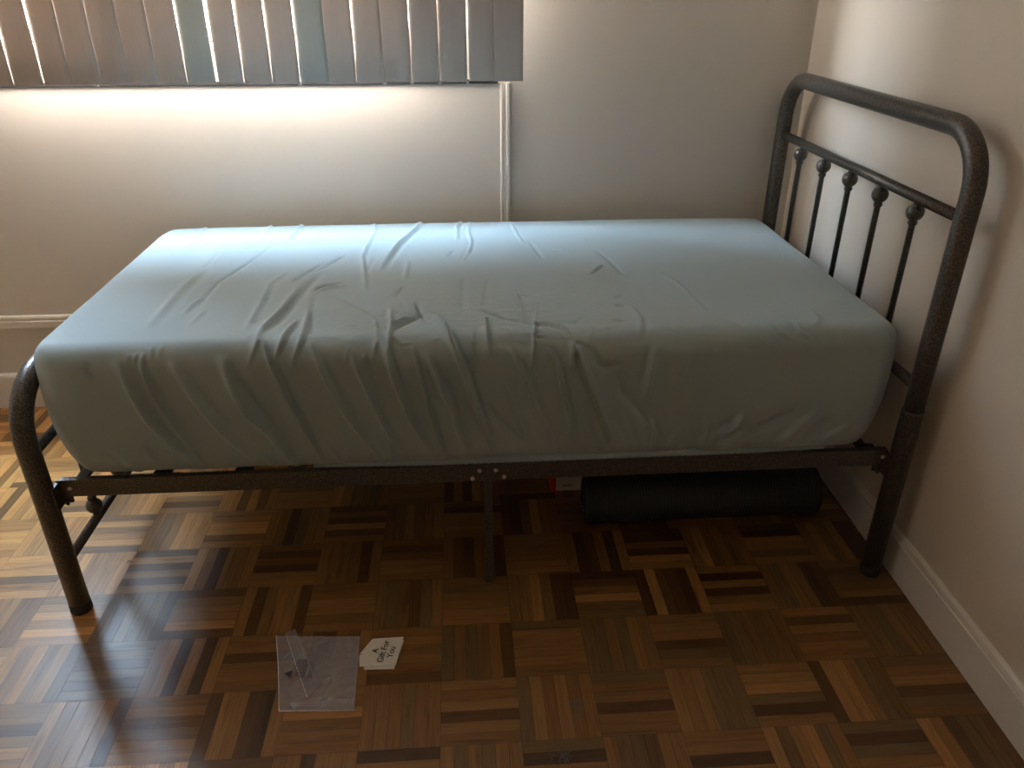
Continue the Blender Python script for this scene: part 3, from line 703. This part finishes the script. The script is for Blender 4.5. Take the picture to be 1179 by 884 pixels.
# ------------------------------------------------------------------ things on the floor in front
# clear bag
bg = thing('plastic_bag', 'flat clear plastic bag lying on the parquet beside the white gift tag', 'bag')
def bil(c, s, t): return (c[0] * (1 - s) + c[1] * s) * (1 - t) + (c[3] * (1 - s) + c[2] * s) * t
cs = [Vector(p) for p in ((-.384, .318, 0), (-.190, .304, 0), (-.181, .096, 0), (-.335, .104, 0))]
def film(name, quad, z, amp, seed, nx_=44, ny_=44, parent=None):
    bm = bmesh.new(); G = []
    for a_ in range(nx_ + 1):
        row = []
        for b_ in range(ny_ + 1):
            p = bil(quad, a_ / nx_, b_ / ny_)
            n_ = noise.noise(Vector((p.x * 22, p.y * 22, seed))) + .6 * abs(noise.noise(Vector((p.x * 45 + 3, p.y * 38, seed + 4))))
            row.append(bm.verts.new((p.x + .0012 * noise.noise(Vector((0, p.y * 30, seed))), p.y + .0012 * noise.noise(Vector((p.x * 30, 1, seed))), z + max(0, amp * (.5 + n_)))))
        G.append(row)
    for a_ in range(nx_):
        for b_ in range(ny_): bm.faces.new((G[a_][b_], G[a_ + 1][b_], G[a_ + 1][b_ + 1], G[a_][b_ + 1]))
    return obj(name, bm, M['film'], parent, True)
film('lower_film', cs, .0006, .0015, 1., parent=bg)
film('upper_film', [c + Vector((.001, -.001, 0)) for c in cs], .0022, .0020, 6., parent=bg)
fl_q = [Vector(p) for p in ((-.363, .322, 0), (-.343, .334, 0), (-.262, .165, 0), (-.283, .132, 0))]
film('folded_flap', fl_q, .0062, .001, 9., 8, 30, parent=bg)
film('folded_corner', [Vector(p) for p in ((-.325, .112, 0), (-.262, .134, 0), (-.184, .122, 0), (-.183, .100, 0))], .0055, .001, 12., 24, 8, parent=bg)
def strip(name, pts, w, z, m_, parent, label=None):
    bm = bmesh.new(); tube(bm, [(x, y, z) for x, y in pts], w, 6); obj(name, bm, m_, parent, True, label)
m, nt, b = mat('film_edge'); b.inputs['Base Color'].default_value = (.78, .78, .82, 1); b.inputs['Roughness'].default_value = .3; M['film_edge'] = m
strip('crease', [(-.361, .318), (-.325, .230), (-.283, .134)], .0007, .0078, M['film_edge'], bg, 'bright crease')
strip('seam', [(-.384, .318), (-.362, .23), (-.336, .105)], .0010, .0036, M['film_edge'], bg)
strip('seam', [(-.336, .105), (-.27, .101), (-.181, .096)], .0008, .0036, M['film_edge'], bg)
# warning print on the bag: sideways triangle and lines of small print
def onbag(px, py):   # bag print is set sideways; px along the room's X, py along Y
    return (px, py, .0098)
bm = bmesh.new()
A_, B_, C_ = (-.3435, .198), (-.3250, .206), (-.3270, .186)
vs = [bm.verts.new((*p, .0098)) for p in (A_, B_, C_)]; bm.faces.new(vs[::-1]); 
r2 = bmesh.ops.extrude_face_region(bm, geom=bm.faces[:]); bmesh.ops.translate(bm, vec=(0, 0, .0003), verts=[e for e in r2['geom'] if isinstance(e, bmesh.types.BMVert)])
bmesh.ops.recalc_face_normals(bm, faces=bm.faces); obj('warning_triangle', bm, M['bag_ink'], bg, False, 'small black warning triangle')
def textmesh(name, s, size, loc, rot, m_, parent, align='LEFT', offset=0, label=None):
    cu = bpy.data.curves.new(name, 'FONT'); cu.body = s; cu.size = size; cu.extrude = .00012; cu.align_x = align; cu.offset = offset; cu.space_line = .92
    o = bpy.data.objects.new(name, cu); C.objects.link(o)
    me_ = bpy.data.meshes.new_from_object(o.evaluated_get(bpy.context.evaluated_depsgraph_get())) if False else None
    bpy.context.view_layer.update(); dg = bpy.context.evaluated_depsgraph_get()
    me_ = bpy.data.meshes.new_from_object(o.evaluated_get(dg)); bpy.data.objects.remove(o)
    t = bpy.data.objects.new(name, me_); C.objects.link(t); me_.materials.clear(); me_.materials.append(m_)
    t.matrix_world = Matrix.Translation(loc) @ Matrix.Rotation(rot, 4, 'Z'); t.parent = parent
    if label: t['label'] = label
    return t
textmesh('warning_word', 'WARNING', .0068, (-.3205, .2045, .0096), math.radians(80), M['bag_ink'], bg)
bm = bmesh.new(); rnd = random.Random(4)
for k, (x, ys, ye) in enumerate(((-.3155, .188, .232), (-.3110, .187, .236), (-.3065, .186, .238), (-.3020, .185, .236), (-.2975, .184, .222), (-.2880, .186, .228), (-.2820, .184, .222))):
    y = ys
    while y < ye:
        l_ = rnd.uniform(.003, .008); x_ = x + (y - .2) * .05
        if k == 5 and False: pass
        box(bm, (x_ - .0008, y, .0096), (x_ + .0008, min(y + l_, ye), .0098)); y += l_ + .0013
obj('small_print', bm, M['bag_ink'], bg, False, 'lines of tiny dark print')

# gift tag
gt = thing('gift_tag', 'white gift tag reading A Gift For You lying right of the clear bag', 'gift tag')
def card(pts, z, th_, name):
    bm = bmesh.new(); vs = [bm.verts.new((x, y, z + dz)) for x, y, dz in pts]; f = bm.faces.new(vs)
    r2 = bmesh.ops.extrude_face_region(bm, geom=[f]); bmesh.ops.translate(bm, vec=(0, 0, th_), verts=[e for e in r2['geom'] if isinstance(e, bmesh.types.BMVert)])
    bmesh.ops.recalc_face_normals(bm, faces=bm.faces); return obj(name, bm, M['card'], gt)
outline = [(-.1850, .2400), (-.1840, .2465), (-.1780, .2470), (-.1780, .2485), (-.1845, .2490), (-.1600, .2925), (-.0885, .2925), (-.1010, .2100), (-.1815, .2120)]
card([(-.1740, .2380, 0), (-.1560, .2890, 0), (-.0868, .2870, 0), (-.1050, .2025, 0), (-.1715, .2060, 0)], .0005, .0004, 'back_card')
card([(x, y, max(0, (x + .184)) * .02) for x, y in outline], .0035, .0004, 'front_card')
textmesh('lettering', 'A\nGift For\nYou', .0200, (-.1438, .2530, .0060), math.radians(80), M['ink'], gt, 'CENTER', .0002, 'black printed words')
# scrap of metal and lint
bm = bmesh.new(); tube(bm, [(-.824, .606, .002), (-.822, .604, .006), (-.817, .605, .007), (-.812, .603, .0055), (-.810, .606, .0025)], [.0015, .0022, .0024, .002, .001], 8)
tag(obj('metal_scrap', bm, M['silver'], None, True), 'tiny curl of shiny metal on the floor beside the near foot post', 'scrap')
def lint(x, y, n, sz, seed, label):
    rnd = random.Random(seed); bm = bmesh.new()
    for k in range(n):
        a_ = rnd.uniform(0, 6.3); p = Vector((x + rnd.gauss(0, sz * .45), y + rnd.gauss(0, sz * .35), .0011)); pts = [p.copy()]
        for s in range(5):
            a_ += rnd.uniform(-.8, .8); p = p + Vector((math.cos(a_), math.sin(a_), 0)) * sz * .22; p.z = .001 + rnd.random() * .003; pts.append(p.copy())
        tube(bm, pts, .00042, 4)
    tag(obj('lint', bm, M['lint'], None, True), label, 'lint')
lint(.277, .080, 22, .012, 1, 'small blue-grey wisp of lint on the parquet, the wisp nearer the bed')
lint(.235, -.038, 34, .018, 2, 'larger blue-grey wisp of lint at the near edge of the floor')

# ------------------------------------------------------------------ daylight
w = bpy.data.worlds.new('daylight'); bpy.context.scene.world = w; w.use_nodes = True; nt = w.node_tree; L = nt.links
bgd = nt.nodes['Background']; tc = nd(nt, 'ShaderNodeTexCoord'); sp = nd(nt, 'ShaderNodeSeparateXYZ'); L.new(tc.outputs['Generated'], sp.inputs[0])
r = ramp(nt, [(.44, GROUND), (.52, HORIZON), (.75, ZENITH)]); mr = nd(nt, 'ShaderNodeMapRange'); mr.inputs[1].default_value = -1; L.new(sp.outputs['Z'], mr.inputs[0]); L.new(mr.outputs[0], r.inputs['Fac'])
L.new(r.outputs['Color'], bgd.inputs['Color']); bgd.inputs['Strength'].default_value = SKY
pl = bpy.data.lights.new('window_portal', 'AREA'); pl.shape = 'RECTANGLE'; pl.size = WX1 - WX0; pl.size_y = WZ1 - WZ0; pl.cycles.is_portal = True
po = bpy.data.objects.new('window_portal', pl); C.objects.link(po); po.location = ((WX0 + WX1) / 2, YB + TH - .01, (WZ0 + WZ1) / 2); po.rotation_euler = (-math.pi / 2, 0, 0)

# low hazy morning sun striking the outside of the blind
sl_ = bpy.data.lights.new('sun', 'SUN'); sl_.energy = SUN; sl_.color = (1.0, .97, .93); sl_.angle = math.radians(4)
so = bpy.data.objects.new('sun', sl_); C.objects.link(so)
el, az = math.radians(SUN_EL), math.radians(SUN_AZ)
so.rotation_euler = Vector((-math.sin(az) * math.cos(el), -math.cos(az) * math.cos(el), -math.sin(el))).to_track_quat('-Z', 'Y').to_euler()

# ------------------------------------------------------------------ camera
cam = bpy.data.cameras.new('camera'); co = bpy.data.objects.new('camera', cam); C.objects.link(co); bpy.context.scene.camera = co
cam.sensor_width = 36; cam.lens = 36 * 895.12 / 1179; cam.clip_start = .02
yaw, pitch = .0679731434, .480368577
f = Vector((math.sin(yaw) * math.cos(pitch), math.cos(yaw) * math.cos(pitch), -math.sin(pitch))); rv = Vector((math.cos(yaw), -math.sin(yaw), 0)); up = rv.cross(f)
co.matrix_world = Matrix(((rv.x, up.x, -f.x, .07160676), (rv.y, up.y, -f.y, -1.04629451), (rv.z, up.z, -f.z, 1.35496308), (0, 0, 0, 1)))
sc = bpy.context.scene
sc.view_settings.view_transform = 'Standard'; sc.view_settings.look = 'None'; sc.view_settings.gamma = 1; sc.view_settings.use_curve_mapping = False
sc.view_settings.exposure = EXPO
sc.cycles.max_bounces = 12; sc.cycles.diffuse_bounces = 8; sc.cycles.transparent_max_bounces = 16; sc.cycles.sample_clamp_indirect = 6
sc.cycles.use_denoising = True
